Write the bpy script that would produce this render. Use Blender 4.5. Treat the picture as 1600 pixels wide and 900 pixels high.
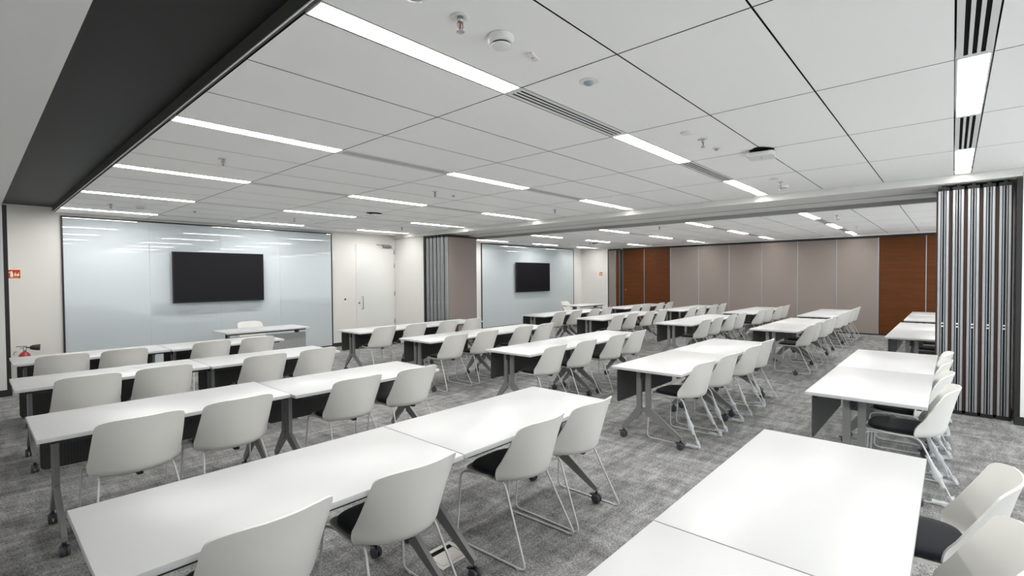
import bpy, bmesh, math, random
from mathutils import Vector, Matrix
random.seed(7)
for o in list(bpy.data.objects): bpy.data.objects.remove(o)
SC = bpy.context.scene
COL = SC.collection

# ------------------------------------------------------------------ camera, world, exposure
CAM_H = 1.588
def make_camera():
    yaw, pitch, roll = math.radians(48.02888), math.radians(-1.22437), math.radians(-0.43781)
    fwd = Vector((math.sin(yaw), math.cos(yaw), 0)); right = Vector((math.cos(yaw), -math.sin(yaw), 0)); up = Vector((0, 0, 1))
    f2 = fwd*math.cos(pitch) + up*math.sin(pitch); u2 = up*math.cos(pitch) - fwd*math.sin(pitch)
    r3 = right*math.cos(roll) + u2*math.sin(roll); u3 = u2*math.cos(roll) - right*math.sin(roll)
    cd = bpy.data.cameras.new('camera'); cam = bpy.data.objects.new('camera', cd); COL.objects.link(cam)
    m = Matrix.Identity(4)
    for i in range(3):
        m[i][0] = r3[i]; m[i][1] = u3[i]; m[i][2] = -f2[i]
    m[0][3], m[1][3], m[2][3] = 0, 0, CAM_H
    cam.matrix_world = m
    cd.sensor_width = 36; cd.lens = 36*765.73/1600; cd.clip_start = .02; cd.clip_end = 100
    SC.camera = cam
make_camera()
W = bpy.data.worlds.new('world'); SC.world = W; W.use_nodes = True
W.node_tree.nodes['Background'].inputs[0].default_value = (.92, .965, 1.0, 1)
W.node_tree.nodes['Background'].inputs[1].default_value = .5
SC.view_settings.view_transform = 'Standard'
try: SC.view_settings.look = 'None'
except Exception: pass
SC.view_settings.exposure = 2.15
SC.view_settings.gamma = 1.0
SC.view_settings.use_curve_mapping = False
LIGHT = 11.0            # emission strength of the ceiling light panels

# ------------------------------------------------------------------ materials
def mat(name, col, rough=.5, metal=0., coat=0., spec=.5, sheen=0., emit=0., alpha=None, trans=0.):
    m = bpy.data.materials.new(name); m.use_nodes = True
    b = m.node_tree.nodes['Principled BSDF']
    b.inputs['Base Color'].default_value = (*col, 1); b.inputs['Roughness'].default_value = rough
    b.inputs['Metallic'].default_value = metal; b.inputs['Coat Weight'].default_value = coat
    b.inputs['Coat Roughness'].default_value = .03
    b.inputs['Specular IOR Level'].default_value = spec; b.inputs['Sheen Weight'].default_value = sheen
    b.inputs['Transmission Weight'].default_value = trans
    if emit:
        b.inputs['Emission Color'].default_value = (1, .985, .96, 1); b.inputs['Emission Strength'].default_value = emit
    if alpha is not None: b.inputs['Alpha'].default_value = alpha
    return m
def N(m, t, **kw):
    n = m.node_tree.nodes.new(t)
    for k, v in kw.items(): setattr(n, k, v)
    return n
def L(m, a, b): m.node_tree.links.new(a, b)
def ramp(m, fac, stops):
    r = N(m, 'ShaderNodeValToRGB'); e = r.color_ramp.elements
    while len(e) < len(stops): e.new(.5)
    for i, (p, c) in enumerate(stops): e[i].position = p; e[i].color = (*c, 1)
    L(m, fac, r.inputs[0]); return r.outputs[0]
def noise(m, vec, scale, detail=2., rough=.5):
    n = N(m, 'ShaderNodeTexNoise'); n.inputs['Scale'].default_value = scale; n.inputs['Detail'].default_value = detail
    n.inputs['Roughness'].default_value = rough; L(m, vec, n.inputs['Vector']); return n.outputs['Fac']
def coords(m, scale=(1, 1, 1)):
    t = N(m, 'ShaderNodeTexCoord'); p = N(m, 'ShaderNodeMapping'); p.inputs['Scale'].default_value = scale
    L(m, t.outputs['Object'], p.inputs['Vector']); return p.outputs[0]
def bump(m, h, strength, dist=.002):
    b = N(m, 'ShaderNodeBump'); b.inputs['Strength'].default_value = strength; b.inputs['Distance'].default_value = dist
    L(m, h, b.inputs['Height']); L(m, b.outputs[0], m.node_tree.nodes['Principled BSDF'].inputs['Normal'])
def math_(m, op, a, b):
    n = N(m, 'ShaderNodeMath', operation=op)
    for i, v in enumerate((a, b)):
        if isinstance(v, (int, float)): n.inputs[i].default_value = v
        else: L(m, v, n.inputs[i])
    return n.outputs[0]
def base(m, out): L(m, out, m.node_tree.nodes['Principled BSDF'].inputs['Base Color'])

M = {}
M['tile'] = mat('ceiling_tile_white', (.93, .93, .915), .85, spec=.2)
M['void'] = mat('dark_void', (.012, .012, .013), .9, spec=.1)
M['paint'] = mat('wall_paint', (.70, .69, .655), .8, spec=.25)
M['paint_grey'] = mat('grey_white_paint', (.78, .78, .765), .8, spec=.25)
M['beam'] = mat('beam_paint', (.70, .70, .675), .8, spec=.2)
M['fascia'] = mat('grey_track_fascia', (.36, .365, .36), .6, spec=.2)
M['recess'] = mat('dark_recess_paint', (.013, .013, .0125), .55, spec=.3)
M['recess_face'] = mat('recess_face_paint', (.075, .075, .066), .6, spec=.2)
M['black'] = mat('black_trim', (.012, .012, .013), .5)
M['skirting'] = mat('skirting', (.02, .02, .022), .5)
M['laminate'] = mat('white_laminate', (.575, .58, .58), .33, spec=.4)
M['edge'] = mat('white_edge_band', (.62, .61, .59), .5)
M['poly'] = mat('white_polymer', (.76, .755, .72), .42, spec=.4)
M['wire'] = mat('white_powder_coat', (.62, .625, .62), .35)
M['metal'] = mat('grey_powder_coat', (.235, .24, .238), .4, metal=.25)
M['rubber'] = mat('black_plastic', (.015, .016, .02), .45)
M['wheel'] = mat('dark_grey_wheel', (.045, .048, .06), .5)
M['pad'] = mat('navy_black_fabric', (.012, .014, .021), .9, spec=.15, sheen=.25)
M['alu'] = mat('brushed_aluminium', (.42, .44, .46), .38, metal=.6)
M['steel'] = mat('steel', (.5, .5, .5), .25, metal=1.)
M['tv'] = mat('tv_screen', (.009, .009, .011), .35, spec=.15)
M['tv_frame'] = mat('tv_bezel', (.01, .01, .011), .4)
M['glass'] = mat('back_painted_glass', (.53, .58, .60), .01, spec=.75)
M['door'] = mat('door_paint', (.70, .705, .685), .45)
M['light'] = mat('light_lens', (.9, .9, .9), .5, emit=LIGHT)
M['white'] = mat('white_plastic', (.75, .75, .74), .4)
M['red'] = mat('extinguisher_red', (.35, .012, .012), .3, coat=.4)
M['sign_red'] = mat('sign_red', (.55, .02, .012), .5)
M['sign_cream'] = mat('sign_cream', (.85, .80, .55), .5)
M['sign_orange'] = mat('sign_orange', (.75, .22, .06), .5)
M['panel_silver'] = mat('silver_mesh', (.36, .37, .37), .45, metal=.5)
M['sensor'] = mat('sensor_lens', (.30, .36, .38), .15)
M['bulb'] = mat('sprinkler_bulb', (.35, .06, .03), .1)
M['box_plate'] = mat('floor_box_plate', (.55, .54, .50), .3, metal=.7)
M['brown'] = mat('brown_seal', (.045, .018, .012), .6)

def mk_carpet():
    m = mat('carpet', (.15, .15, .15), .95, spec=.05); v = coords(m)
    fine = noise(m, v, 210, 2., .6); mid = noise(m, v, 75, 3., .7)
    streak = noise(m, coords(m, (1.6, 5., 1)), 2.2, 5., .68); streak2 = noise(m, coords(m, (6., 1.2, 1)), 1.7, 5., .68)
    blot = noise(m, v, .9, 3., .5)
    s = math_(m, 'ADD', math_(m, 'MULTIPLY', streak, .55), math_(m, 'MULTIPLY', streak2, .45))
    s = math_(m, 'ADD', s, math_(m, 'MULTIPLY', blot, .15))
    s = math_(m, 'ADD', s, math_(m, 'MULTIPLY', mid, .75))
    s = math_(m, 'ADD', s, math_(m, 'MULTIPLY', fine, .95))
    c = ramp(m, s, [(.0, (.03, .03, .031)), (.43, (.085, .085, .086)), (.50, (.22, .219, .216)), (.57, (.47, .467, .455)), (1, (.6, .6, .59))])
    sc = N(m, 'ShaderNodeMath', operation='DIVIDE'); L(m, s, sc.inputs[0]); sc.inputs[1].default_value = 2.85
    for l in list(m.node_tree.links):
        if l.to_node.type == 'VALTORGB': m.node_tree.links.remove(l)
    for n in m.node_tree.nodes:
        if n.type == 'VALTORGB': L(m, sc.outputs[0], n.inputs[0])
    base(m, c); bump(m, fine, .6, .004)
    return m
M['carpet'] = mk_carpet()
def mk_fabric_wall():
    m = mat('taupe_fabric', (.30, .255, .23), .9, spec=.1); v = coords(m, (1, 1, 1))
    n1 = noise(m, coords(m, (40, 40, 240)), 3., 2.); n2 = noise(m, coords(m, (240, 240, 40)), 3., 2.)
    s = math_(m, 'ADD', math_(m, 'MULTIPLY', n1, .5), math_(m, 'MULTIPLY', n2, .5))
    base(m, ramp(m, s, [(.3, (.235, .200, .182)), (.7, (.300, .258, .236))])); bump(m, s, .3, .001); return m
M['taupe'] = mk_fabric_wall()
def mk_wood():
    m = mat('veneer', (.17, .06, .02), .5, spec=.2)
    n1 = noise(m, coords(m, (.9, .9, 9)), 2.2, 5., .6); n2 = noise(m, coords(m, (1.2, 1.2, 45)), 3., 3., .6)
    s = math_(m, 'ADD', math_(m, 'MULTIPLY', n1, .7), math_(m, 'MULTIPLY', n2, .3))
    base(m, ramp(m, s, [(.25, (.066, .019, .003)), (.5, (.094, .028, .005)), (.78, (.122, .039, .008))])); return m
M['wood'] = mk_wood()
def mk_mesh(name, col, hole, pitch):
    m = mat(name, col, .55)
    t = N(m, 'ShaderNodeTexCoord'); s = N(m, 'ShaderNodeSeparateXYZ'); L(m, t.outputs['Object'], s.inputs[0])
    def cell(o): return math_(m, 'SUBTRACT', math_(m, 'FRACT', math_(m, 'DIVIDE', o, pitch), 0.), .5)
    a, b = cell(s.outputs[0]), cell(s.outputs[2])
    r2 = math_(m, 'ADD', math_(m, 'MULTIPLY', a, a), math_(m, 'MULTIPLY', b, b))
    base(m, ramp(m, math_(m, 'MULTIPLY', r2, 4.), [(.24, hole), (.32, col)])); return m
M['panel_dark'] = mk_mesh('charcoal_perforated_panel', (.058, .059, .058), (.026, .026, .026), .016)
M['panel_silver'] = mk_mesh('silver_perforated_panel', (.33, .335, .335), (.13, .13, .13), .016)
def mk_wrap():
    m = bpy.data.materials.new('clear_plastic_film'); m.use_nodes = True; nt = m.node_tree
    out = nt.nodes['Material Output']; b = nt.nodes['Principled BSDF']
    b.inputs['Base Color'].default_value = (.80, .83, .86, 1); b.inputs['Roughness'].default_value = .35
    tr = nt.nodes.new('ShaderNodeBsdfTransparent'); mx = nt.nodes.new('ShaderNodeMixShader'); mx.inputs[0].default_value = .5
    nt.links.new(tr.outputs[0], mx.inputs[1]); nt.links.new(b.outputs[0], mx.inputs[2]); nt.links.new(mx.outputs[0], out.inputs[0])
    return m
M['wrap'] = mk_wrap()

# ------------------------------------------------------------------ mesh helpers
def box(bm, x0, x1, y0, y1, z0, z1, bev=0., mi=0):
    vs = [bm.verts.new((x, y, z)) for z in (z0, z1) for y in (y0, y1) for x in (x0, x1)]
    fs = []
    for q in ((0, 2, 3, 1), (4, 5, 7, 6), (0, 1, 5, 4), (2, 6, 7, 3), (0, 4, 6, 2), (1, 3, 7, 5)):
        f = bm.faces.new([vs[i] for i in q]); f.material_index = mi; fs.append(f)
    if bev:
        es = list({e for f in fs for e in f.edges})
        r = bmesh.ops.bevel(bm, geom=es, offset=bev, segments=2, affect='EDGES', profile=.5)
        for f in r['faces']: f.material_index = mi
def lathe(bm, prof, seg=16, c=(0, 0, 0), axis='z', mi=0, ang=2*math.pi):
    rings = []
    for (r, h) in prof:
        ring = []
        for k in range(seg):
            a = 2*math.pi*k/seg; u, v = r*math.cos(a), r*math.sin(a)
            p = {'z': (u, v, h), 'x': (h, u, v), 'y': (u, h, v)}[axis]
            ring.append(bm.verts.new((c[0]+p[0], c[1]+p[1], c[2]+p[2])))
        rings.append(ring)
    for a, b in zip(rings, rings[1:]):
        for k in range(seg):
            f = bm.faces.new((a[k], a[(k+1) % seg], b[(k+1) % seg], b[k])); f.material_index = mi; f.smooth = True
    for ring in (rings[0], rings[-1]):
        f = bm.faces.new(ring); f.material_index = mi
    bmesh.ops.recalc_face_normals(bm, faces=bm.faces)
def fillet(pts, r, n=5, closed=False):
    out = []; P = [Vector(p) for p in pts]; k = len(P)
    for i, p in enumerate(P):
        if not closed and i in (0, k-1): out.append(p); continue
        a, b = P[(i-1) % k]-p, P[(i+1) % k]-p
        d = min(r, a.length*.45, b.length*.45); s, e = p+a.normalized()*d, p+b.normalized()*d
        for j in range(n+1):
            t = j/n; out.append(s*(1-t)**2 + p*2*t*(1-t) + e*t*t)
    return out
def tube(bm, pts, rad, seg=8, closed=False, mi=0):
    P = [Vector(p) for p in pts]; k = len(P); rings = []; up = None
    for i, p in enumerate(P):
        if closed: t = (P[(i+1) % k]-P[(i-1) % k]).normalized()
        else: t = (P[min(i+1, k-1)]-P[max(i-1, 0)]).normalized()
        if up is None:
            up = Vector((0, 0, 1)) if abs(t.z) < .9 else Vector((1, 0, 0))
        up = (up - t*up.dot(t)).normalized(); s = t.cross(up)
        r = rad(i/(k-1)) if callable(rad) else rad
        rings.append([bm.verts.new(p + up*(r*math.cos(2*math.pi*j/seg)) + s*(r*math.sin(2*math.pi*j/seg))) for j in range(seg)])
    n = k if closed else k-1
    for i in range(n):
        a, b = rings[i], rings[(i+1) % k]
        # when closed the last frame may be rotated against the first: find best offset
        off = 0
        if closed and i == k-1: off = min(range(seg), key=lambda o: sum((a[j].co-b[(j+o) % seg].co).length for j in range(seg)))
        for j in range(seg):
            f = bm.faces.new((a[j], a[(j+1) % seg], b[(j+1+off) % seg], b[(j+off) % seg])); f.smooth = True; f.material_index = mi
    if not closed:
        bm.faces.new(rings[0]); bm.faces.new(list(reversed(rings[-1])))
    bmesh.ops.recalc_face_normals(bm, faces=bm.faces)
def prism(bm, outline, t0, t1, axis='y', mi=0):
    """extrude a 2-D outline (u, z) between t0 and t1 along axis"""
    def P(u, v, t): return {'y': (u, t, v), 'x': (t, u, v), 'z': (u, v, t)}[axis]
    a = [bm.verts.new(P(u, v, t0)) for u, v in outline]; b = [bm.verts.new(P(u, v, t1)) for u, v in outline]
    fs = [bm.faces.new(a), bm.faces.new(list(reversed(b)))]
    n = len(a)
    for i in range(n): fs.append(bm.faces.new((a[i], b[i], b[(i+1) % n], a[(i+1) % n])))
    for f in fs: f.material_index = mi
    bmesh.ops.recalc_face_normals(bm, faces=bm.faces)
def rrect(u0, u1, v0, v1, r, n=4):
    o = []
    for cu, cv, a0 in ((u1-r, v1-r, 0), (u0+r, v1-r, 90), (u0+r, v0+r, 180), (u1-r, v0+r, 270)):
        for k in range(n+1):
            a = math.radians(a0+90*k/n); o.append((cu+r*math.cos(a), cv+r*math.sin(a)))
    return o
def mesh(name, bm, mats, smooth=None):
    me = bpy.data.meshes.new(name); bm.normal_update(); bm.to_mesh(me); bm.free()
    for m in (mats if isinstance(mats, (list, tuple)) else [mats]): me.materials.append(M[m])
    if smooth is not None:
        me.polygons.foreach_set('use_smooth', [True]*len(me.polygons))
        me.set_sharp_from_angle(angle=math.radians(smooth))
    return me
def obj(name, me, parent=None, loc=(0, 0, 0), rz=0.):
    o = bpy.data.objects.new(name, me); COL.objects.link(o); o.location = loc; o.rotation_euler = (0, 0, rz)
    if parent: o.parent = parent
    return o
def empty(name, loc=(0, 0, 0), rz=0.): return obj(name, None, None, loc, rz)
def tag(o, label, cat, group=None):
    o['label'] = label; o['category'] = cat
    if group: o['group'] = group
    return o
def struct(o): o['kind'] = 'structure'; return o
def boxmesh(name, m, *dims, bev=0.):
    bm = bmesh.new(); box(bm, *dims, bev=bev); return mesh(name, bm, m)
def dup(root, loc, rz=0.):
    r = root.copy(); COL.objects.link(r); r.location = loc; r.rotation_euler = (0, 0, rz)
    for ch in list(root.children):
        c = ch.copy(); COL.objects.link(c); c.parent = r
        for g in list(ch.children):
            d = g.copy(); COL.objects.link(d); d.parent = c
    return r

# ------------------------------------------------------------------ room constants (metres)
CZ, CZ2 = 2.687, 2.66            # ceiling of the near room, of the far room
YG = 10.71                       # glass board wall
XB = 15.95                       # brown folding wall at the far end
XM, XM2 = 7.337, 8.66            # beam with the partition track
YBACK, XL = -2.4, -1.3
GX = [.955, 2.172, 3.416, 4.660, 5.904, 7.337]
GX2 = [8.66, 9.636, 10.88, 12.124, 13.368, 14.612, 15.86]
SW, T = .140, .622               # strip width, tile depth
STRIPS = [1.866+2.0065*k for k in (-2, -1, 0, 1, 2, 3, 4)]

# ------------------------------------------------------------------ floor, walls, beam
struct(obj('floor', boxmesh('floor', 'carpet', XL-.2, 17.2, YBACK-.2, 11.1, -.1, 0)))
def wallbox(name, m, *d): return struct(obj(name, boxmesh(name, m, *d)))
wallbox('wall_front', 'paint', XL, 7.40, YG, YG+.2, 0, 2.95)
wallbox('wall_front_far_room', 'paint', 8.5, 16.2, YG, YG+.2, 0, 2.95)
wallbox('wall_left', 'paint_grey', XL-.2, XL, YBACK, 11, 0, 2.95)
wallbox('wall_back', 'paint_grey', XL, .6, YBACK-.2, YBACK, 0, 2.95)
wallbox('wall_partition_pier', 'paint', 7.40, 8.60, 9.50, 10.91, 0, 2.62)
wallbox('wall_partition_pier_right', 'paint_grey', XM, 8.60, YBACK, -.535, 0, 2.65)
wf = wallbox('wall_far', 'paint_grey', 16.05, 16.3, YBACK-.2, 10.9, 0, 2.95)
wallbox('wall_far_return', 'paint', 15.93, 16.05, 9.53, YG, 0, 2.66)
wallbox('wall_left_pier', 'paint_grey', -1.3, .34, 9.70, YG, 0, 2.66)
struct(obj('trim_1', boxmesh('trim', 'black', .34, .385, 9.70, 9.76, 0, 2.64)))
struct(obj('trim_2', boxmesh('trim', 'black', 7.375, 7.40, 9.44, 9.50, 0, 2.60)))
struct(obj('trim_3', boxmesh('trim', 'black', XM, XM+.06, -.535, -.492, 0, 2.585)))
struct(obj('trim_4', boxmesh('trim', 'black', 15.925, 15.94, 9.515, 9.532, 0, 2.60)))
bm = bmesh.new()
box(bm, XM, 7.98, YBACK, YG, 2.602, 2.95); box(bm, 8.015, 8.56, YBACK, YG, 2.602, 2.95); box(bm, 7.98, 8.015, YBACK, YG, 2.601, 2.95, mi=1)
struct(obj('trim_beam', mesh('beam', bm, ['beam', 'black'])))
struct(obj('trim_beam_fascia', boxmesh('beam_fascia', 'fascia', 8.56, 8.66, YBACK, YG, 2.548, 2.95)))
# baseboards
def baseb(side, *d): struct(obj('baseboard_'+side, boxmesh('baseboard', 'skirting', *d)))
baseb('front', 5.66, 6.26, YG-.012, YG, 0, .09)
baseb('front_left', .385, 1.045, YG-.012, YG, 0, .09)
baseb('left_pier', -1.3, .39, 9.688, 9.70, 0, .09)
baseb('pier', 7.388, 7.40, 9.5, YG-.012, 0, .09)
baseb('right_pier', XM-.012, XM, YBACK, -.495, 0, .09)
baseb('far_front', 15.37, 15.93, YG-.012, YG, 0, .09)
baseb('far_return', 15.918, 15.93, 9.55, YG-.012, 0, .09)

# dark recess and left soffit
struct(obj('ceiling_recess', boxmesh('recess', 'recess', .34, .95, YBACK, YG, 2.768, 2.95)))
struct(obj('ceiling_soffit_left', boxmesh('soffit', 'paint_grey', XL, .345, YBACK, YG, 2.662, 2.95)))
struct(obj('trim_recess_edge', boxmesh('recess_edge', 'recess_face', .935, .95, YBACK, YG, 2.687, 2.80)))
struct(obj('trim_ceiling_edge', boxmesh('ceiling_edge', 'tile', .931, .936, YBACK, YG, 2.684, 2.690)))

# ------------------------------------------------------------------ ceiling with tiles
tile_cache = {}
def tile_mesh(w, d):
    k = (round(w, 3), round(d, 3))
    if k not in tile_cache:
        bm = bmesh.new(); box(bm, -w/2, w/2, -d/2, d/2, 0, .0045)
        bm.normal_update()
        for f in bm.faces: f.material_index = 0 if f.normal.z < -.5 else 1
        tile_cache[k] = mesh('ceiling_tile', bm, ['tile', 'void'])
    return tile_cache[k]
def rows():
    out = []; ys = [YBACK]
    for s in STRIPS: out.append((s-3*T, s-2*T)); out.append((s-2*T, s-T)); out.append((s-T, s))
    out = [(max(a, YBACK), b) for a, b in out if b > YBACK+.05]
    last = STRIPS[-1]+SW; out.append((last, last+T)); out.append((last+T, YG-.0))
    return [(a, b) for a, b in out if b-a > .04]
def build_ceiling(name, gx, z):
    c = struct(obj(name, boxmesh('ceiling', 'void', gx[0]-.01, gx[-1]+.01, YBACK, YG, z+.046, z+.12)))
    for y0, y1 in rows():
        obj('tile_carrier', boxmesh('tile_carrier', 'void', gx[0]+.001, gx[-1]-.001, y0+.0012, y1-.0012, z+.005, z+.012), c)
    for a, b in zip(gx, gx[1:]):
        for y0, y1 in rows():
            g0 = .0042; w, d = b-a-2*g0, y1-y0-2*g0
            t = obj('ceiling_tile', tile_mesh(w, d), c, ((a+b)/2, (y0+y1)/2, z))
    return c
ceil1 = build_ceiling('ceiling', GX, CZ)
ceil2 = build_ceiling('ceiling_far_room', GX2, CZ2)
struct(obj('trim_far_bulkhead', boxmesh('bulkhead', 'beam', 15.86, 16.05, YBACK, YG, 2.615, 2.95)))

ORD = ['first', 'second', 'third', 'fourth', 'fifth', 'sixth', 'seventh']
def light(x0, x1, y, z, label, end=0.):
    e = empty('linear_light', ((x0+x1)/2, y+SW/2, z)); tag(e, label, 'ceiling light', 'linear ceiling lights')
    w = (x1-x0)/2-.004; h = SW/2-.003
    bm = bmesh.new(); f = .007
    box(bm, -w, w, -h, -h+f, -.001, .03); box(bm, -w, w, h-f, h, -.001, .03); box(bm, -w, -w+f, -h+f, h-f, -.001, .03); box(bm, w-f, w, -h+f, h-f, -.001, .03)
    obj('frame', mesh('light_frame', bm, 'white'), e)
    obj('diffuser', boxmesh('light_diffuser', 'light', -w+f, w-f-end, -h+f, h-f, .0, .008), e)
    if end:   # anti-glare louvre over the lens beside the wall
        obj('diffuser', boxmesh('light_diffuser', 'light', w-f-end, w-f-.03, -h+f, h-f, .036, .042), e)
        bm = bmesh.new(); n = int(end/.018)
        for i in range(n+1): xx = w-f-end+i*(end-.004)/n; box(bm, xx, xx+.0025, -h+f, h-f, .001, .034)
        obj('louvre', mesh('light_louvre', bm, 'white'), e)
def grille(x0, x1, y, z, label):
    e = empty('air_grille', ((x0+x1)/2, y+SW/2, z)); tag(e, label, 'air vent', 'slot air grilles in the ceiling')
    w = (x1-x0)/2-.004; h = SW/2-.003
    bm = bmesh.new()
    box(bm, -w, w, -h, -.0405, -.001, .0015); box(bm, -w, w, .041, h, -.001, .0015)
    box(bm, -w, -w+.03, -.0405, .041, -.001, .0015); box(bm, w-.03, w, -.0405, .041, -.001, .0015)
    obj('frame', mesh('grille_frame', bm, 'white'), e)
    for c in (-.01575, .01625):
        obj('slat', boxmesh('grille_slat', 'white', -w+.03, w-.03, c-.00725, c+.00725, -.001, .0015), e)
    obj('plenum', boxmesh('grille_plenum', 'void', -w+.002, w-.002, -h+.001, h-.001, .006, .029), e)
for k, s in enumerate(STRIPS):
    nm = ORD[len(STRIPS)-1-k]
    for i in range(5):
        (light if i % 2 == 0 else grille)(GX[i], GX[i+1], s, CZ,
            ('white linear ceiling light, %s along the %s strip from the glass wall, near room' if i % 2 == 0 else
             'white slot air grille, %s along the %s ceiling strip from the glass wall, near room') % (ORD[i//2], nm), *([.50] if i == 4 else []))
    for y0, y1 in ((s+.003, s+SW-.003),):
        obj('ceiling_tile', tile_mesh(GX2[1]-GX2[0]-.008, y1-y0), ceil2, ((GX2[0]+GX2[1])/2, (y0+y1)/2, CZ2))
    for i in range(1, 6):
        (light if i % 2 == 1 else grille)(GX2[i], GX2[i+1], s, CZ2,
            ('white linear ceiling light, %s along the %s strip from the glass wall, far room' if i % 2 == 1 else
             'white slot air grille, %s along the %s ceiling strip from the glass wall, far room') % (ORD[(i-1)//2], nm), *([.60] if i == 5 else []))

CORNER = {(0, 'c2'): 'white linear ceiling light at the upper right, nearer of the two', (0, 'c4'): 'white linear ceiling light at the upper right, beside the ceiling beam',
          (1, 'c1'): 'white slot air grille at the upper right, cut by the top edge', (1, 'c3'): 'white slot air grille between the two upper right ceiling lights'}
for o in list(SC.objects):      # the strip at the upper right shows only its far end: plainer labels
    if o.get('label') and abs(o.location.y-(STRIPS[1]+SW/2)) < .01 and o.location.x < XM:
        c = 'c%d' % max(i for i in range(5) if GX[i] < o.location.x)
        k = (0 if o['category'] == 'ceiling light' else 1, c)
        if k in CORNER: o['label'] = CORNER[k]

# ------------------------------------------------------------------ ceiling devices
def sprinkler(x, y, z, label):
    e = empty('sprinkler', (x, y, z)); tag(e, label, 'sprinkler', 'ceiling sprinklers')
    bm = bmesh.new(); lathe(bm, [(.012, .004), (.038, .0), (.041, -.004), (.020, -.006), (.012, -.001)], 20); obj('escutcheon', mesh('escutcheon', bm, 'white'), e)
    bm = bmesh.new(); lathe(bm, [(.013, 0), (.013, -.022), (.010, -.024)], 12)
    for s in (-1, 1): tube(bm, [(s*.010, 0, -.020), (s*.015, 0, -.035), (s*.011, 0, -.052), (0, 0, -.060)], .0035, 6)
    obj('body', mesh('sprinkler_body', bm, 'steel'), e)
    bm = bmesh.new(); lathe(bm, [(.002, -.022), (.004, -.030), (.004, -.045), (.002, -.055)], 8); obj('bulb', mesh('sprinkler_bulb', bm, 'bulb'), e)
    bm = bmesh.new(); lathe(bm, [(.004, -.058), (.017, -.062), (.018, -.065), (.003, -.066)], 14); obj('deflector', mesh('deflector', bm, 'steel'), e)
def smoke(x, y, z, label):
    e = empty('smoke_detector', (x, y, z)); tag(e, label, 'smoke detector', 'round smoke detectors')
    bm = bmesh.new(); lathe(bm, [(.050, 0), (.060, -.002), (.060, -.022), (.052, -.032), (.045, -.034)], 28); obj('body', mesh('smoke_body', bm, 'white', 40), e)
    bm = bmesh.new(); lathe(bm, [(.042, -.033), (.042, -.042)], 24); obj('vent_ring', mesh('smoke_vent', bm, 'void'), e)
    bm = bmesh.new(); lathe(bm, [(.045, -.041), (.044, -.049), (.034, -.054), (.010, -.055)], 28); obj('cap', mesh('smoke_cap', bm, 'white', 40), e)
def disc(x, y, z, label, r=.042, name='blank_cover', cat='cover plate'):
    bm = bmesh.new(); lathe(bm, [(r*.6, .0), (r, -.001), (r, -.005), (r*.92, -.008), (r*.2, -.009)], 24)
    tag(obj(name, mesh(name, bm, 'white', 40), None, (x, y, z)), label, cat)
def sensor(x, y, z, label, r=.040):
    e = empty('motion_sensor', (x, y, z)); tag(e, label, 'sensor')
    bm = bmesh.new(); lathe(bm, [(r*.55, 0), (r, -.001), (r, -.005), (r*.6, -.007)], 24); obj('ring', mesh('sensor_ring', bm, 'white', 40), e)
    bm = bmesh.new(); lathe(bm, [(r*.58, -.004), (r*.5, -.014), (r*.3, -.021), (r*.08, -.023)], 18); obj('lens', mesh('sensor_lens', bm, 'sensor', 60), e)
def downlight(x, y, z, label):
    e = empty('downlight', (x, y, z)); tag(e, label, 'downlight')
    bm = bmesh.new(); lathe(bm, [(.036, 0), (.045, -.001), (.045, -.004), (.036, -.006)], 24); obj('trim_ring', mesh('downlight_ring', bm, 'white', 40), e)
    bm = bmesh.new(); lathe(bm, [(.034, -.001), (.034, -.005)], 20); obj('lens', mesh('downlight_lens', bm, 'light'), e)
def access_point(x, y, z, label, hole):
    e = empty('wireless_access_point', (x, y, z), math.radians(8)); tag(e, label, 'access point')
    bm = bmesh.new(); prism(bm, rrect(-.112, .112, -.112, .112, .04, 6), -.062, -.026, 'z')
    bmesh.ops.bevel(bm, geom=[e2 for e2 in bm.edges if abs(e2.verts[0].co.z-e2.verts[1].co.z) < 1e-6], offset=.010, segments=3, affect='EDGES')
    obj('case', mesh('ap_case', bm, 'white', 50), e)
    obj('mounting_bracket', boxmesh('ap_bracket', 'void', -.06, .06, -.06, .06, -.027, .0), e)
    obj('led', boxmesh('ap_led', 'alu', -.03, .03, -.004, .004, -.0635, -.061), e)
    if hole:
        o = [( .15*math.cos(2*math.pi*k/18)*(1+.10*math.sin(5*k)), .10*math.sin(2*math.pi*k/18)*(1+.12*math.cos(3*k))) for k in range(18)]
        bm = bmesh.new(); prism(bm, o, -.003, .004, 'z'); obj('ceiling_cutout', mesh('ap_cutout', bm, 'void'), e)
for p, l in [((1.41, 1.55), 'pendant sprinkler nearest the camera, beside the large round smoke detector'),
             ((3.97, 1.50), 'sprinkler between two flat covers, in line with the second near ceiling light'),
             ((6.41, 1.51), 'sprinkler close to the ceiling beam, beside the far smoke detector'),
             ((1.58, 4.94), 'sprinkler nearest the dark recess, middle of the ceiling'),
             ((3.99, 4.89), 'sprinkler in the middle of the near room ceiling beside a flat cover'),
             ((6.39, 4.80), 'sprinkler near the beam in the middle of the near room ceiling'),
             ((1.40, 8.98), 'sprinkler near the glass wall beside the dark recess'),
             ((3.97, 8.84), 'sprinkler near the glass wall beside the lit downlight'),
             ((6.27, 8.81), 'sprinkler near the white door, above the left partition stack')]:
    sprinkler(p[0], p[1], CZ, l)
for p, l in [((10.0, 4.71), 'sprinkler nearest the beam in the middle of the far room ceiling'),
             ((10.4, 1.55), 'sprinkler nearest the beam at the right of the far room ceiling'),
             ((13.1, 1.58), 'sprinkler beside the lit downlight at the right of the far room'),
             ((12.9, 8.35), 'sprinkler near the glass wall in the far room')]:
    sprinkler(p[0], p[1], CZ2, l)
smoke(1.65, 1.54, CZ, 'large round white smoke detector nearest the camera')
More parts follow.
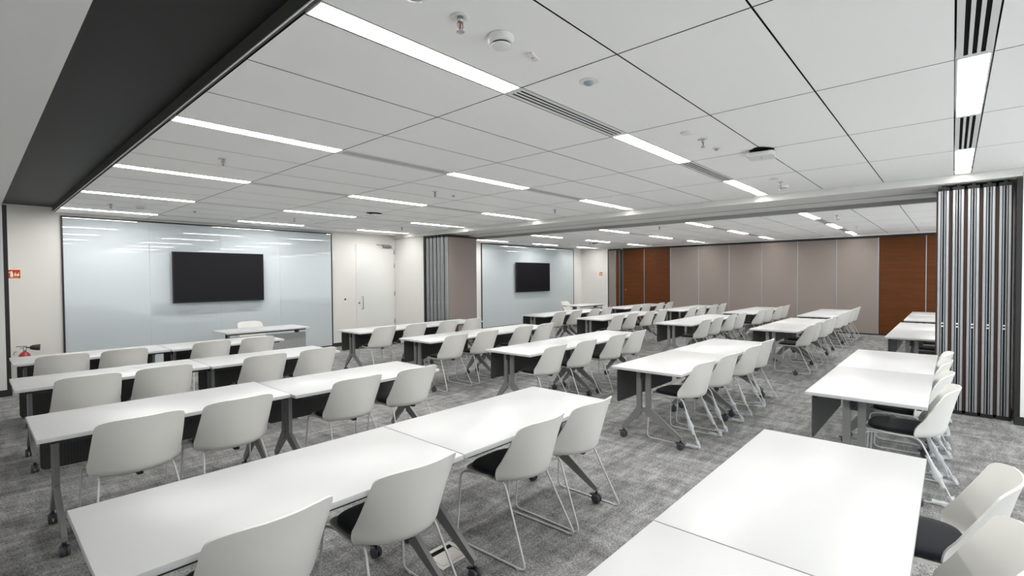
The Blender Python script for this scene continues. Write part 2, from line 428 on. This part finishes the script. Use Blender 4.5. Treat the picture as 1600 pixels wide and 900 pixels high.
smoke(1.74, 8.95, CZ, 'small smoke detector near the dark recess by the glass wall')
smoke(6.70, 1.55, CZ, 'white smoke detector next to the ceiling beam')
smoke(10.85, 1.61, CZ2, 'smoke detector beside the sprinkler in the far room')
sensor(2.36, 1.53, CZ, 'round motion sensor with grey dome beyond the near light strip', .055)
disc(3.71, 1.52, CZ, 'flat round white cover left of the sprinkler, third ceiling row', .05)
sensor(4.33, 1.52, CZ, 'small ceiling sensor right of the sprinkler near the access point', .034)
disc(6.15, 1.52, CZ, 'flat round white cover left of the sprinkler close to the beam', .05)
sensor(4.34, 4.94, CZ, 'small ceiling sensor in the middle of the near room', .034)
sensor(2.46, 9.02, CZ, 'small ceiling sensor between smoke detector and downlight by the glass wall', .034)
disc(4.32, 8.91, CZ, 'flat round cover right of the downlight by the glass wall', .045)
e = tag(empty('ceiling_speaker', (1.175, 1.545, CZ)), 'round silver ceiling dome cut by the top edge', 'dome')
bm = bmesh.new(); lathe(bm, [(.05, 0), (.058, -.002), (.056, -.008)], 24); obj('ring', mesh('dome_ring', bm, 'white', 40), e)
bm = bmesh.new(); lathe(bm, [(.045, -.006), (.04, -.02), (.02, -.028), (.005, -.03)], 20); obj('dome', mesh('dome_lens', bm, 'alu', 60), e)
e = tag(empty('exit_indicator', (1.90, 1.56, CZ), .3), 'small white rectangular indicator plate beside the large smoke detector', 'indicator')
obj('plate', boxmesh('indicator_plate', 'white', -.045, .045, -.018, .018, -.010, 0, bev=.003), e)
obj('lamp', boxmesh('indicator_lamp', 'sign_orange', -.006, .006, -.004, .004, -.012, -.009), e)
access_point(4.70, 1.26, CZ, 'white square wireless access point hanging under a ragged ceiling cutout', True)
access_point(4.60, 7.23, CZ, 'white wireless access point near the white door', True)
access_point(13.39, 8.47, CZ2, 'white wireless access point on the far room ceiling', True)
downlight(3.69, 8.98, CZ, 'small lit downlight near the glass wall of the near room')
downlight(12.4, 8.72, CZ2, 'small lit downlight near the glass wall of the far room')
downlight(12.9, 1.56, CZ2, 'small lit downlight at the right of the far room')

# ------------------------------------------------------------------ glass boards, screens, door
def glass_board(xs, label):
    e = tag(empty('glass_writing_board', ((xs[0]+xs[-1])/2, YG, 0)), label, 'glass board'); cx = (xs[0]+xs[-1])/2
    bm = bmesh.new(); a, b = xs[0]-cx, xs[-1]-cx
    box(bm, a-.022, a, -.03, 0, 0, 2.642); box(bm, b, b+.022, -.03, 0, 0, 2.642); box(bm, a, b, -.03, 0, 2.62, 2.642); box(bm, a, b, -.03, 0, 0, .05)
    obj('frame', mesh('board_frame', bm, 'black'), e)
    for p, q in zip(xs, xs[1:]):
        obj('glass_panel', boxmesh('glass_panel', 'glass', p-cx+.0004, q-cx-.0004, -.022, -.004, .05, 2.62, bev=.001), e)
glass_board([1.049, 2.190, 3.330, 4.474, 5.638], 'wide pale blue glass writing board on the near room front wall')
glass_board([10.52, 11.73, 12.94, 14.15, 15.366], 'pale blue glass writing board on the far room front wall')
def tv(x0, x1, z0, z1, label):
    e = tag(empty('wall_screen', ((x0+x1)/2, YG-.10, (z0+z1)/2)), label, 'television'); w, h = (x1-x0)/2, (z1-z0)/2
    bm = bmesh.new(); box(bm, -w, w, -.02, .03, -h, h, bev=.006); box(bm, -w*.5, w*.5, .03, .05, -h*.6, h*.6); obj('case', mesh('screen_case', bm, 'tv_frame'), e)
    obj('screen', boxmesh('screen_glass', 'tv', -w+.012, w-.012, -.0225, -.018, -h+.018, h-.012), e)
    bm = bmesh.new()
    for s in (-1, 1): box(bm, s*.25-.03, s*.25+.03, .05, .077, -h*.5, h*.5)
    obj('wall_bracket', mesh('screen_bracket', bm, 'black'), e)
tv(2.515, 4.105, 1.160, 2.112, 'large black flat screen mounted on the near room glass board')
tv(12.01, 13.785, 1.105, 2.085, 'black flat screen mounted on the far room glass board')

d = struct(empty('door_1', (6.82, YG, 0)))
obj('door_leaf', boxmesh('door_leaf', 'door', -.535, .535, -.014, -.002, .012, 2.41, bev=.002), d)
bm = bmesh.new(); box(bm, -.553, -.539, -.010, 0, 0, 2.426); box(bm, .539, .553, -.010, 0, 0, 2.426); box(bm, -.539, .539, -.010, 0, 2.414, 2.426)
obj('door_frame', mesh('door_frame', bm, 'paint_grey'), d)
bm = bmesh.new(); tube(bm, fillet([(-.40, -.014, 1.15), (-.40, -.075, 1.15), (-.40, -.075, .85), (-.40, -.014, .85)], .03), .010, 8)
obj('door_handle', mesh('door_handle', bm, 'steel'), d)
bm = bmesh.new(); lathe(bm, [(.026, -.014), (.026, -.022), (.016, -.026)], 16, (-.475, 0, 1.0), 'y'); obj('door_lock', mesh('door_lock', bm, 'steel'), d)
for z in (2.26, 1.915, 1.205, .50):
    bm = bmesh.new(); lathe(bm, [(.010, z-.055), (.010, z+.055)], 10, (.537, -.022, 0)); obj('hinge', mesh('door_hinge', bm, 'steel'), d)
bm = bmesh.new(); box(bm, .20, .44, -.062, -.014, 2.365, 2.42, bev=.004); box(bm, .02, .40, -.052, -.036, 2.425, 2.440)
obj('door_closer', mesh('door_closer', bm, 'metal'), d)
e = tag(empty('wall_switch', (5.985, YG, 1.07)), 'small white access switch plate beside the white door', 'switch')
obj('plate', boxmesh('switch_plate', 'white', -.043, .043, -.010, 0, -.055, .075, bev=.003), e)
obj('button', boxmesh('switch_button', 'tv_frame', -.022, .022, -.0125, -.009, .008, .052), e)
e = tag(empty('wall_socket', (15.55, YG, .45)), 'white socket plate low on the far room front wall', 'socket')
obj('plate', boxmesh('socket_plate', 'white', -.043, .043, -.010, 0, -.043, .043, bev=.003), e)
obj('inlay', boxmesh('socket_inlay', 'white', -.025, .025, -.0125, -.009, -.025, .025), e)

# fire signs
def fire_sign(o, label, w=.075, h=.075):
    tag(o, label, 'sign')
    obj('backing', boxmesh('sign_back', 'sign_cream', -w, w, -.003, 0, -h, h), o)
    obj('red_field', boxmesh('sign_field', 'sign_red', -w*.88, w*.88, -.0036, -.0028, -h*.86, h*.84), o)
    bm = bmesh.new(); pts = rrect(-w*.52, -w*.12, -h*.55, h*.30, w*.12)
    prism(bm, pts, -.0042, -.0034); prism(bm, [(-w*.42, h*.28), (-w*.22, h*.28), (-w*.22, h*.55), (-w*.42, h*.55)], -.0042, -.0034)
    prism(bm, [(-w*.45, h*.50), (-w*.75, h*.34), (-w*.70, h*.20), (-w*.40, h*.40)], -.0042, -.0034)
    obj('extinguisher_symbol', mesh('sign_symbol', bm, 'sign_cream'), o)
    bm = bmesh.new()
    for du, sc in ((.0, 1.), (.26, .75), (.48, .9)):
        prism(bm, [(w*(.14+du+.20*sc*u), h*(-.40+.85*sc*v)) for u, v in ((-.5, .0), (.5, .0), (.75, .3), (.35, .55), (.55, 1.), (-.1, .7), (-.7, .35))], -.0042, -.0034)
    obj('flame_symbol', mesh('sign_flame', bm, 'sign_cream'), o)
    obj('caption_bar', boxmesh('sign_caption', 'sign_cream', -w*.6, w*.6, -.0042, -.0034, -h*.72, -h*.66), o)
fire_sign(empty('fire_extinguisher_sign', (.485, YG, 1.700)), 'red and cream fire extinguisher sign at the left edge', .078, .078)
o = empty('fire_extinguisher_sign', (15.93, 9.83, 1.70), -math.pi/2); fire_sign(o, 'small orange red fire sign on the far room return wall', .075, .075)

# fire extinguisher behind the last left row
e = tag(empty('fire_extinguisher', (.560, 10.42, -.0)), 'red fire extinguisher with black horn standing by the left wall', 'fire extinguisher')
bm = bmesh.new(); lathe(bm, [(.060, 0), (.070, .01), (.070, .44), (.060, .485), (.035, .515), (.022, .525)], 24); obj('cylinder', mesh('ext_cylinder', bm, 'red', 40), e)
bm = bmesh.new(); lathe(bm, [(.020, .52), (.022, .54), (.018, .58), (.010, .60)], 14); box(bm, -.09, .03, -.008, .008, .60, .612); box(bm, -.05, .02, -.008, .008, .575, .585); obj('valve', mesh('ext_valve', bm, 'steel'), e)
bm = bmesh.new(); tube(bm, [(.01, 0, .585), (.06, -.01, .58)], .009, 8); tube(bm, [(.055, -.01, .58), (.08, -.012, .58), (.17, -.02, .575)], lambda t: .020+.030*t, 16); obj('horn', mesh('ext_horn', bm, 'rubber'), e)
bm = bmesh.new(); tube(bm, fillet([(-.085, 0, .53), (-.115, 0, .53), (-.115, 0, .48)], .02), .006, 6); obj('hook', mesh('ext_hook', bm, 'steel'), e)

# ------------------------------------------------------------------ brown folding wall (panels are parts of wall_far)
def wall_panel(y0, y1, m, knob=False):
    bm = bmesh.new(); box(bm, XB+.002, XB+.09, y0+.009, y1-.009, .035, 2.555, bev=.003)
    p = obj('partition_panel', mesh('partition_panel', bm, m), wf)
    bm = bmesh.new(); box(bm, XB-.002, XB+.088, y0+.0005, y0+.009, .035, 2.56); box(bm, XB-.002, XB+.088, y1-.009, y1-.0005, .035, 2.56); obj('edge_profile', mesh('edge_profile', bm, 'alu'), p)
    bm = bmesh.new(); box(bm, XB+.01, XB+.09, y0, y1, .003, .035); obj('bottom_seal', mesh('bottom_seal', bm, 'black'), p)
    bm = bmesh.new(); box(bm, XB+.012, XB+.09, y0, y1, 2.56, 2.61); obj('top_seal', mesh('top_seal', bm, 'black'), p)
    if knob:
        bm = bmesh.new(); lathe(bm, [(.018, XB-.022), (.018, XB+.002)], 12, (0, 8.80, 1.12), 'x'); obj('lock', mesh('panel_lock', bm, 'alu'), p)
edges = [9.50, 9.216, 9.057, 8.93, 8.082, 7.119, 6.160, 5.205, 4.262, 3.315, 2.372, 1.448, .494, -.46, -1.41, -2.38]
mats = ['taupe', 'wood', 'slot', 'wood', 'wood', 'taupe', 'taupe', 'taupe', 'taupe', 'taupe', 'taupe', 'wood', 'wood', 'taupe', 'taupe']
for i, m in enumerate(mats):
    if m == 'slot':
        obj('closing_jamb', boxmesh('closing_jamb', 'black', XB+.03, XB+.09, edges[i+1], edges[i], .003, 2.56), wf)
    else: wall_panel(edges[i+1], edges[i], m, i == 3)

# stacked partition panels: each leaf can be rolled along the track, so each is a thing
def leaf(x0, x1, yc, face, label, group, t=.050):
    e = tag(empty('partition_leaf', ((x0+x1)/2, yc, 0)), label, 'partition panel', group); w = (x1-x0)/2
    bm = bmesh.new()
    for s in (-1, 1): box(bm, -w+.028, w-.012, s*t-.012, s*t+.0122, .045, 2.535)
    obj('face_board', mesh('leaf_face', bm, face), e)
    bm = bmesh.new()
    for sx in (-1, 1):
        for sy in (-1, 1):
            a = sx*w
            box(bm, min(a, a-sx*.03), max(a, a-sx*.03), sy*(t-.015)-.011, sy*(t-.015)+.011, .045, 2.535, bev=.002)
            box(bm, min(a+sx*.008, a-sx*.02), max(a+sx*.008, a-sx*.02), sy*.0125-.004, sy*.0125+.004, .045, 2.535, bev=.002)
    obj('edge_profile', mesh('leaf_profile', bm, 'alu'), e)
    bm = bmesh.new(); box(bm, -w+.02, w-.02, -t+.008, t-.008, .02, 2.54); obj('core', mesh('leaf_core', bm, 'black'), e)
    bm = bmesh.new(); box(bm, -w+.01, w-.01, -.05, .05, .0, .045); obj('bottom_seal', mesh('leaf_bottom', bm, 'black'), e)
    bm = bmesh.new(); box(bm, -w+.01, w-.01, -.05, .05, 2.535, 2.572); box(bm, -w, -w+.05, -.016, .016, 2.49, 2.60); obj('top_seal', mesh('leaf_top', bm, 'black'), e)
    bm = bmesh.new(); box(bm, -w-.006, -w+.01, -.012, .012, 1.02, 1.035); box(bm, -w-.006, -w+.01, -.012, .012, .985, 1.0); obj('latch', mesh('leaf_latch', bm, 'white'), e)
for i in range(6):
    leaf(7.40, 8.33, 8.700+.136*i, ['taupe', 'brown', 'taupe', 'brown', 'wood', 'wood'][i],
         ['taupe partition leaf with its broad face showing, front of the left stack', 'second partition leaf of the left stack, silver edge showing', 'third partition leaf of the left stack, silver edge showing',
          'fourth partition leaf of the left stack, silver edge showing', 'fifth partition leaf of the left stack beside a red-brown gap', 'rearmost partition leaf of the left stack beside the white pier'][i], 'folded partition leaves of the left stack', .046)
for i in range(5):
    leaf(7.47, 8.42, .085-.125*i, 'brown',
         ['leftmost partition leaf of the right stack, edge on', 'second leaf from the left in the right partition stack', 'middle leaf of the right partition stack', 'second leaf from the right in the right partition stack', 'rightmost partition leaf of the right stack beside the grey pier'][i], 'folded partition leaves of the right stack')

# ------------------------------------------------------------------ tables
TZ, TL, TD = .71, 1.40, .71
def make_caster(y):
    bm = bmesh.new()
    for s in (-1, 1): lathe(bm, [(.010, s*.006), (.030, s*.006), (.032, s*.010), (.032, s*.020), (.026, s*.024), (.008, s*.024)], 18, (0, y, .033), 'x', 0)
    prism(bm, [(y-.026, .040), (y-.020, .064), (y+.004, .074), (y+.030, .060), (y+.034, .036), (y+.022, .050), (y, .058)], -.005, .005, 'x', 1)
    lathe(bm, [(.009, .060), (.009, .095)], 10, (0, y, 0), 'z', 1)
    prism(bm, [(y+.02, .050), (y+.048, .052), (y+.050, .058), (y+.02, .062)], -.012, .012, 'x', 1)
    return mesh('caster', bm, ['wheel', 'rubber'])
def make_leg():
    bm = bmesh.new(); t = .014
    for yp, yk, yf in ((.105, .10, .275), (.012, .017, -.305)):
        h = .024
        s = 1 if yf > yp else -1
        # post
        prism(bm, [(yp-h, .676), (yp+h, .676), (yp+h, .33), (yk+h, .30), (yk-h, .30), (yp-h, .33)], -t, t, 'x')
        # splayed foot tapering to the caster
        prism(bm, [(yk-s*h, .335), (yk+s*h, .335), (yf+s*.012, .115), (yf+s*.012, .088), (yf-s*.014, .088), (yk-s*h*.6, .262)], -t+.001, t-.001, 'x')
    box(bm, -t+.002, t-.002, .0, .118, .285, .315)
    return mesh('table_leg', bm, 'metal')
leg_me = make_leg(); cast_a, cast_b = make_caster(.275), make_caster(-.305)
bm = bmesh.new(); box(bm, -TL/2+.0015, TL/2-.0015, -TD/2, TD/2, TZ-.025, TZ, bev=.002); top_me = mesh('table_top', bm, 'laminate', 40)
bm = bmesh.new(); prism(bm, rrect(-.64, .63, .350, .676, .03), .312, .320, 'y'); panel_me = mesh('modesty_panel', bm, 'panel_dark')
bm = bmesh.new(); prism(bm, rrect(-.66, .66, .20, .62, .02), .262, .270, 'y'); panel2_me = mesh('modesty_panel_silver', bm, 'panel_silver')
bm = bmesh.new(); box(bm, -.64, .64, -.325, -.295, TZ-.045, TZ-.025); box(bm, -.64, .64, .285, .312, TZ-.05, TZ-.025); rail_me = mesh('under_rail', bm, 'rubber')
bm = bmesh.new(); box(bm, -.03, .03, .036, .081, .60, .685, bev=.004); box(bm, -.05, .05, -.10, .16, .672, .685); hinge_me = mesh('flip_hinge', bm, 'rubber')
def make_table():
    e = empty('flip_top_table')
    obj('table_top', top_me, e); obj('modesty_panel', panel_me, e); obj('under_rail', rail_me, e)
    for x in (-.59, .59):
        l = obj('leg', leg_me, e, (x, 0, 0)); obj('caster', cast_a, l); obj('caster', cast_b, l)
        obj('flip_hinge', hinge_me, l)
    return e
# ------------------------------------------------------------------ chairs
def make_shell():
    # v rows: (yc, zc, half width, side forward, side up)
    R = []
    seat = [(.245, .432, .10), (.243, .434, .145), (.235, .437, .175), (.215, .439, .198), (.18, .439, .210), (.10, .436, .216), (.02, .434, .218)]
    for y, z, w in seat: R.append((y, z, w, 0., .006))
    R += [(-.065, .432, .222, .020, .012), (-.115, .432, .227, .072, .022), (-.160, .436, .231, .114, .032), (-.190, .449, .232, .140, .038),
          (-.204, .468, .231, .150, .038), (-.211, .495, .228, .150, .030)]
    for k in range(1, 8):
        t = k/7; R.append((-.211-.055*t, .495+.230*t, .229-.009*t, .145-.058*t, .030*(1-t)))
    for k in range(1, 9):
        t = math.sin(k/8*math.pi/2) if k < 8 else .999
        w = .220*max(0., 1-t**3.6)**(1/3.6) if k < 8 else .12
        R.append((-.266-.020*t, .725+.064*t, w, .087-.012*t, 0.))
    nu = 18; bm = bmesh.new(); G = []
    for i, (y, z, w, sf, su) in enumerate(R):
        row = []
        for j in range(nu+1):
            u = -1+2*j/nu; u = math.copysign(1-(1-abs(u))**1.25, u)
            x = u*w; q = min(1., abs(x)/.232)
            a = q**2.1
            row.append(bm.verts.new((x, y+sf*a, z+su*(abs(u)**5))))
        G.append(row)
    for a, b in zip(G, G[1:]):
        for j in range(nu): bm.faces.new((a[j], a[j+1], b[j+1], b[j]))
    bmesh.ops.recalc_face_normals(bm, faces=bm.faces)
    bmesh.ops.solidify(bm, geom=bm.faces[:], thickness=.009)
    bmesh.ops.recalc_face_normals(bm, faces=bm.faces)
    return mesh('chair_shell', bm, 'poly', 50)
def make_pad():
    bm = bmesh.new(); rings = []; n = 36
    def ring(z, s, dz=0):
        r = []
        for k in range(n):
            a = 2*math.pi*k/n; c, s_ = math.cos(a), math.sin(a)
            x = .200*s*math.copysign(abs(c)**(2/3.6), c); y = .055+.180*s*math.copysign(abs(s_)**(2/3.6), s_)
            r.append(bm.verts.new((x, y, z)))
        return r
    for z, s in ((.4405, .97), (.446, 1.0), (.455, 1.0), (.463, .97), (.468, .90), (.471, .7), (.472, .35)): rings.append(ring(z, s))
    for a, b in zip(rings, rings[1:]):
        for k in range(n): bm.faces.new((a[k], a[(k+1) % n], b[(k+1) % n], b[k]))
    bm.faces.new(rings[0]); bm.faces.new(rings[-1]); bmesh.ops.recalc_face_normals(bm, faces=bm.faces)
    return mesh('seat_pad', bm, 'pad', 50)
WR = .0062
def side_path(s):
    return fillet([(s*.242, -.275, WR), (s*.242, .262, WR), (s*.222, .240, .424), (s*.185, .12, .424), (s*.185, -.075, .424)], .045, 5, True)
def make_side(s):
    bm = bmesh.new(); tube(bm, side_path(s), WR, 8, True)
    for y in (-.22, .20): box(bm, s*.242-.009, s*.242+.009, y-.012, y+.012, 0, .006)
    return mesh('sled_leg', bm, 'wire')
shell_me, pad_me, sideL, sideR = make_shell(), make_pad(), make_side(-1), make_side(1)
bm = bmesh.new(); tube(bm, [(-.186, .11, .421), (.186, .11, .421)], .007, 8); tube(bm, [(-.186, -.06, .421), (.186, -.06, .421)], .007, 8); cross_me = mesh('cross_bar', bm, 'wire')
bm = bmesh.new(); box(bm, -.016, .016, -.145, -.095, .402, .424, bev=.004); clip_me = mesh('stacking_clip', bm, 'rubber')
def make_wrap(s, seed):
    rnd = random.Random(seed); bm = bmesh.new()
    P = [(s*.238, -.245, .075), (s*.241, -.262, .04), (s*.243, -.268, .024), (s*.243, -.25, .019), (s*.242, -.20, .018), (s*.242, -.15, .018)]
    P = fillet(P, .01, 2); rr = [rnd.uniform(.012, .019) for _ in P]; k = len(P)
    tube(bm, P, lambda t: rr[min(k-1, int(t*(k-1)+.5))], 9)
    for v in bm.verts:
        v.co += Vector((rnd.uniform(-.004, .004), rnd.uniform(-.004, .004), rnd.uniform(-.003, .003))); v.co.z = max(v.co.z, .002)
    # loose film hanging from the rear leg
    Q = []
    for i in range(7):
        t = i/6; z = .12+.20*t; y = -.262+.19*(z/.424)+.0
        Q.append((s*(.240-.05*z/.424), y, z))
    r2 = [rnd.uniform(.009, .015) for _ in Q]; r2[2] = rnd.uniform(.02, .03); r2[3] = rnd.uniform(.012, .024)
    tube(bm, Q, lambda t: r2[min(6, int(t*6+.5))], 9)
    return mesh('plastic_wrap', bm, 'wrap', 30)
wraps = [(make_wrap(-1, i), make_wrap(1, i+50)) for i in range(3)]
def make_chair():
    e = empty('sled_chair')
    obj('shell', shell_me, e); obj('seat_pad', pad_me, e); obj('sled_leg', sideL, e); obj('sled_leg', sideR, e); obj('cross_bar', cross_me, e); obj('stacking_clip', clip_me, e)
    return e

# ------------------------------------------------------------------ furniture layout: four blocks of rows
BLOCKS = {
 'A': (.235, [.085, 1.80, 3.68, 5.56, 7.31], 'left block', [.45, 1.00, 1.91, 2.50]),
 'B': (4.225, [.115, 1.79, 3.54, 5.33, 7.13], 'middle block', [.45, 1.10, 1.88, 2.50]),
 'C': (8.65, [.0, 1.79, 3.48, 5.30, 6.82], 'near block of far room', [.57, 1.23, 2.05, 2.68]),
 'D': (12.10, [-.01, 1.82, 3.42, 5.08, 6.70], 'far block of far room', [.58, 1.22, 2.12, 2.78]),
}
ADJ = {  # small shifts of single chairs (dx, dy, turn)
 ('A', 1, 0): (0, .0, .02), ('A', 1, 1): (.085, 0, .0), ('A', 1, 2): (.06, .0, .03), ('A', 0, 2): (-.03, -.165, .05), ('A', 0, 3): (.03, -.155, .0), ('B', 0, 0): (0, -.05, 0),
 ('B', 3, 2): (.1, .02, 0), ('B', 3, 3): (.06, .02, 0), ('B', 1, 0): (.02, .0, -.05),
}
TSHIFT = {('A', 2, 0): (0, .07), ('A', 3, 0): (0, .04), ('A', 4, 0): (.07, .03), ('A', 4, 1): (.072, 0)}   # rows that stand slightly out of line
FROMGLASS = {4: 'first', 3: 'second', 2: 'third', 1: 'fourth', 0: 'fifth'}
proto_t = proto_c = None
rnd = random.Random(3)
for key, (x0, ys, bname, offs) in BLOCKS.items():
    for r, y in enumerate(ys):
        for h in (0, 1):
            tx, ty = TSHIFT.get((key, r, h), (0, 0))
            loc = (x0+TL/2+h*(TL+.003)+tx, y+TD/2+ty, 0); rz = rnd.uniform(-.003, .003)
            if proto_t is None: t = proto_t = make_table(); t.location = loc; t.rotation_euler = (0, 0, rz)
            else: t = dup(proto_t, loc, rz)
            tag(t, 'white flip-top table, %s half of %s row from glass wall, %s' % (('left', 'right')[h], FROMGLASS[r], bname), 'table', 'white tables in rows')
        for i, ox in enumerate(offs):
            if key == 'A' and r == 0 and i < 2: continue      # behind the camera
            dx, dy, a = ADJ.get((key, r, i), (0, 0, 0))
            loc = (x0+ox+dx+rnd.uniform(-.006, .006), y+.160+dy+rnd.uniform(-.015, .015), 0); rz = a+rnd.uniform(-.02, .02)
            if proto_c is None: c = proto_c = make_chair(); c.location = loc; c.rotation_euler = (0, 0, rz)
            else: c = dup(proto_c, loc, rz)
            wrapped = key == 'B' and r in (0, 1)
            tag(c, ('plastic-wrapped white chair' if wrapped else 'white shell chair') + ', %s from left, %s row from glass wall, %s' % (ORD[i], FROMGLASS[r], bname), 'chair', 'white sled chairs in rows')
            if wrapped:
                for w in wraps[i % 3]: obj('plastic_wrap', w, c)

# presenter desks facing the rows
def desk(x, y, rz, label):
    e = empty('presenter_desk', (x, y, 0), rz); tag(e, label, 'desk')
    obj('desk_top', top_me, e); obj('modesty_panel', panel2_me, e); obj('under_rail', rail_me, e)
    for xx in (-.59, .59):
        l = obj('leg', leg_me, e, (xx, 0, 0)); obj('caster', cast_a, l); obj('caster', cast_b, l); obj('flip_hinge', hinge_me, l)
desk(3.52, 9.18, math.pi, 'white presenter desk with silver front panel below the near screen')
desk(13.1, 8.72, math.pi, 'white presenter desk below the far room screen')
c = dup(proto_c, (3.60, 9.78, 0), math.pi); tag(c, 'white shell chair behind the presenter desk, facing the near room rows', 'chair', 'presenter chairs')
for ch in [k for k in c.children if k.name.startswith('plastic')]: bpy.data.objects.remove(ch)
c = dup(proto_c, (13.25, 9.35, 0), math.pi); tag(c, 'white shell chair behind the far room presenter desk', 'chair', 'presenter chairs')

# floor box under the front table joint
e = tag(empty('floor_power_box', (1.80, 2.14, 0)), 'metal floor power box open on the carpet below the front table joint', 'floor box')
bm = bmesh.new(); box(bm, -.11, .11, -.10, -.075, .001, .006); box(bm, -.11, .11, .075, .10, .001, .006); box(bm, -.11, -.085, -.075, .075, .001, .006); box(bm, .085, .11, -.075, .075, .001, .006); obj('rim', mesh('box_rim', bm, 'box_plate'), e)
obj('lid', boxmesh('box_lid', 'box_plate', -.082, .082, -.072, .04, .001, .005), e)
obj('cable_opening', boxmesh('box_opening', 'void', -.082, .082, .042, .072, .001, .003), e)
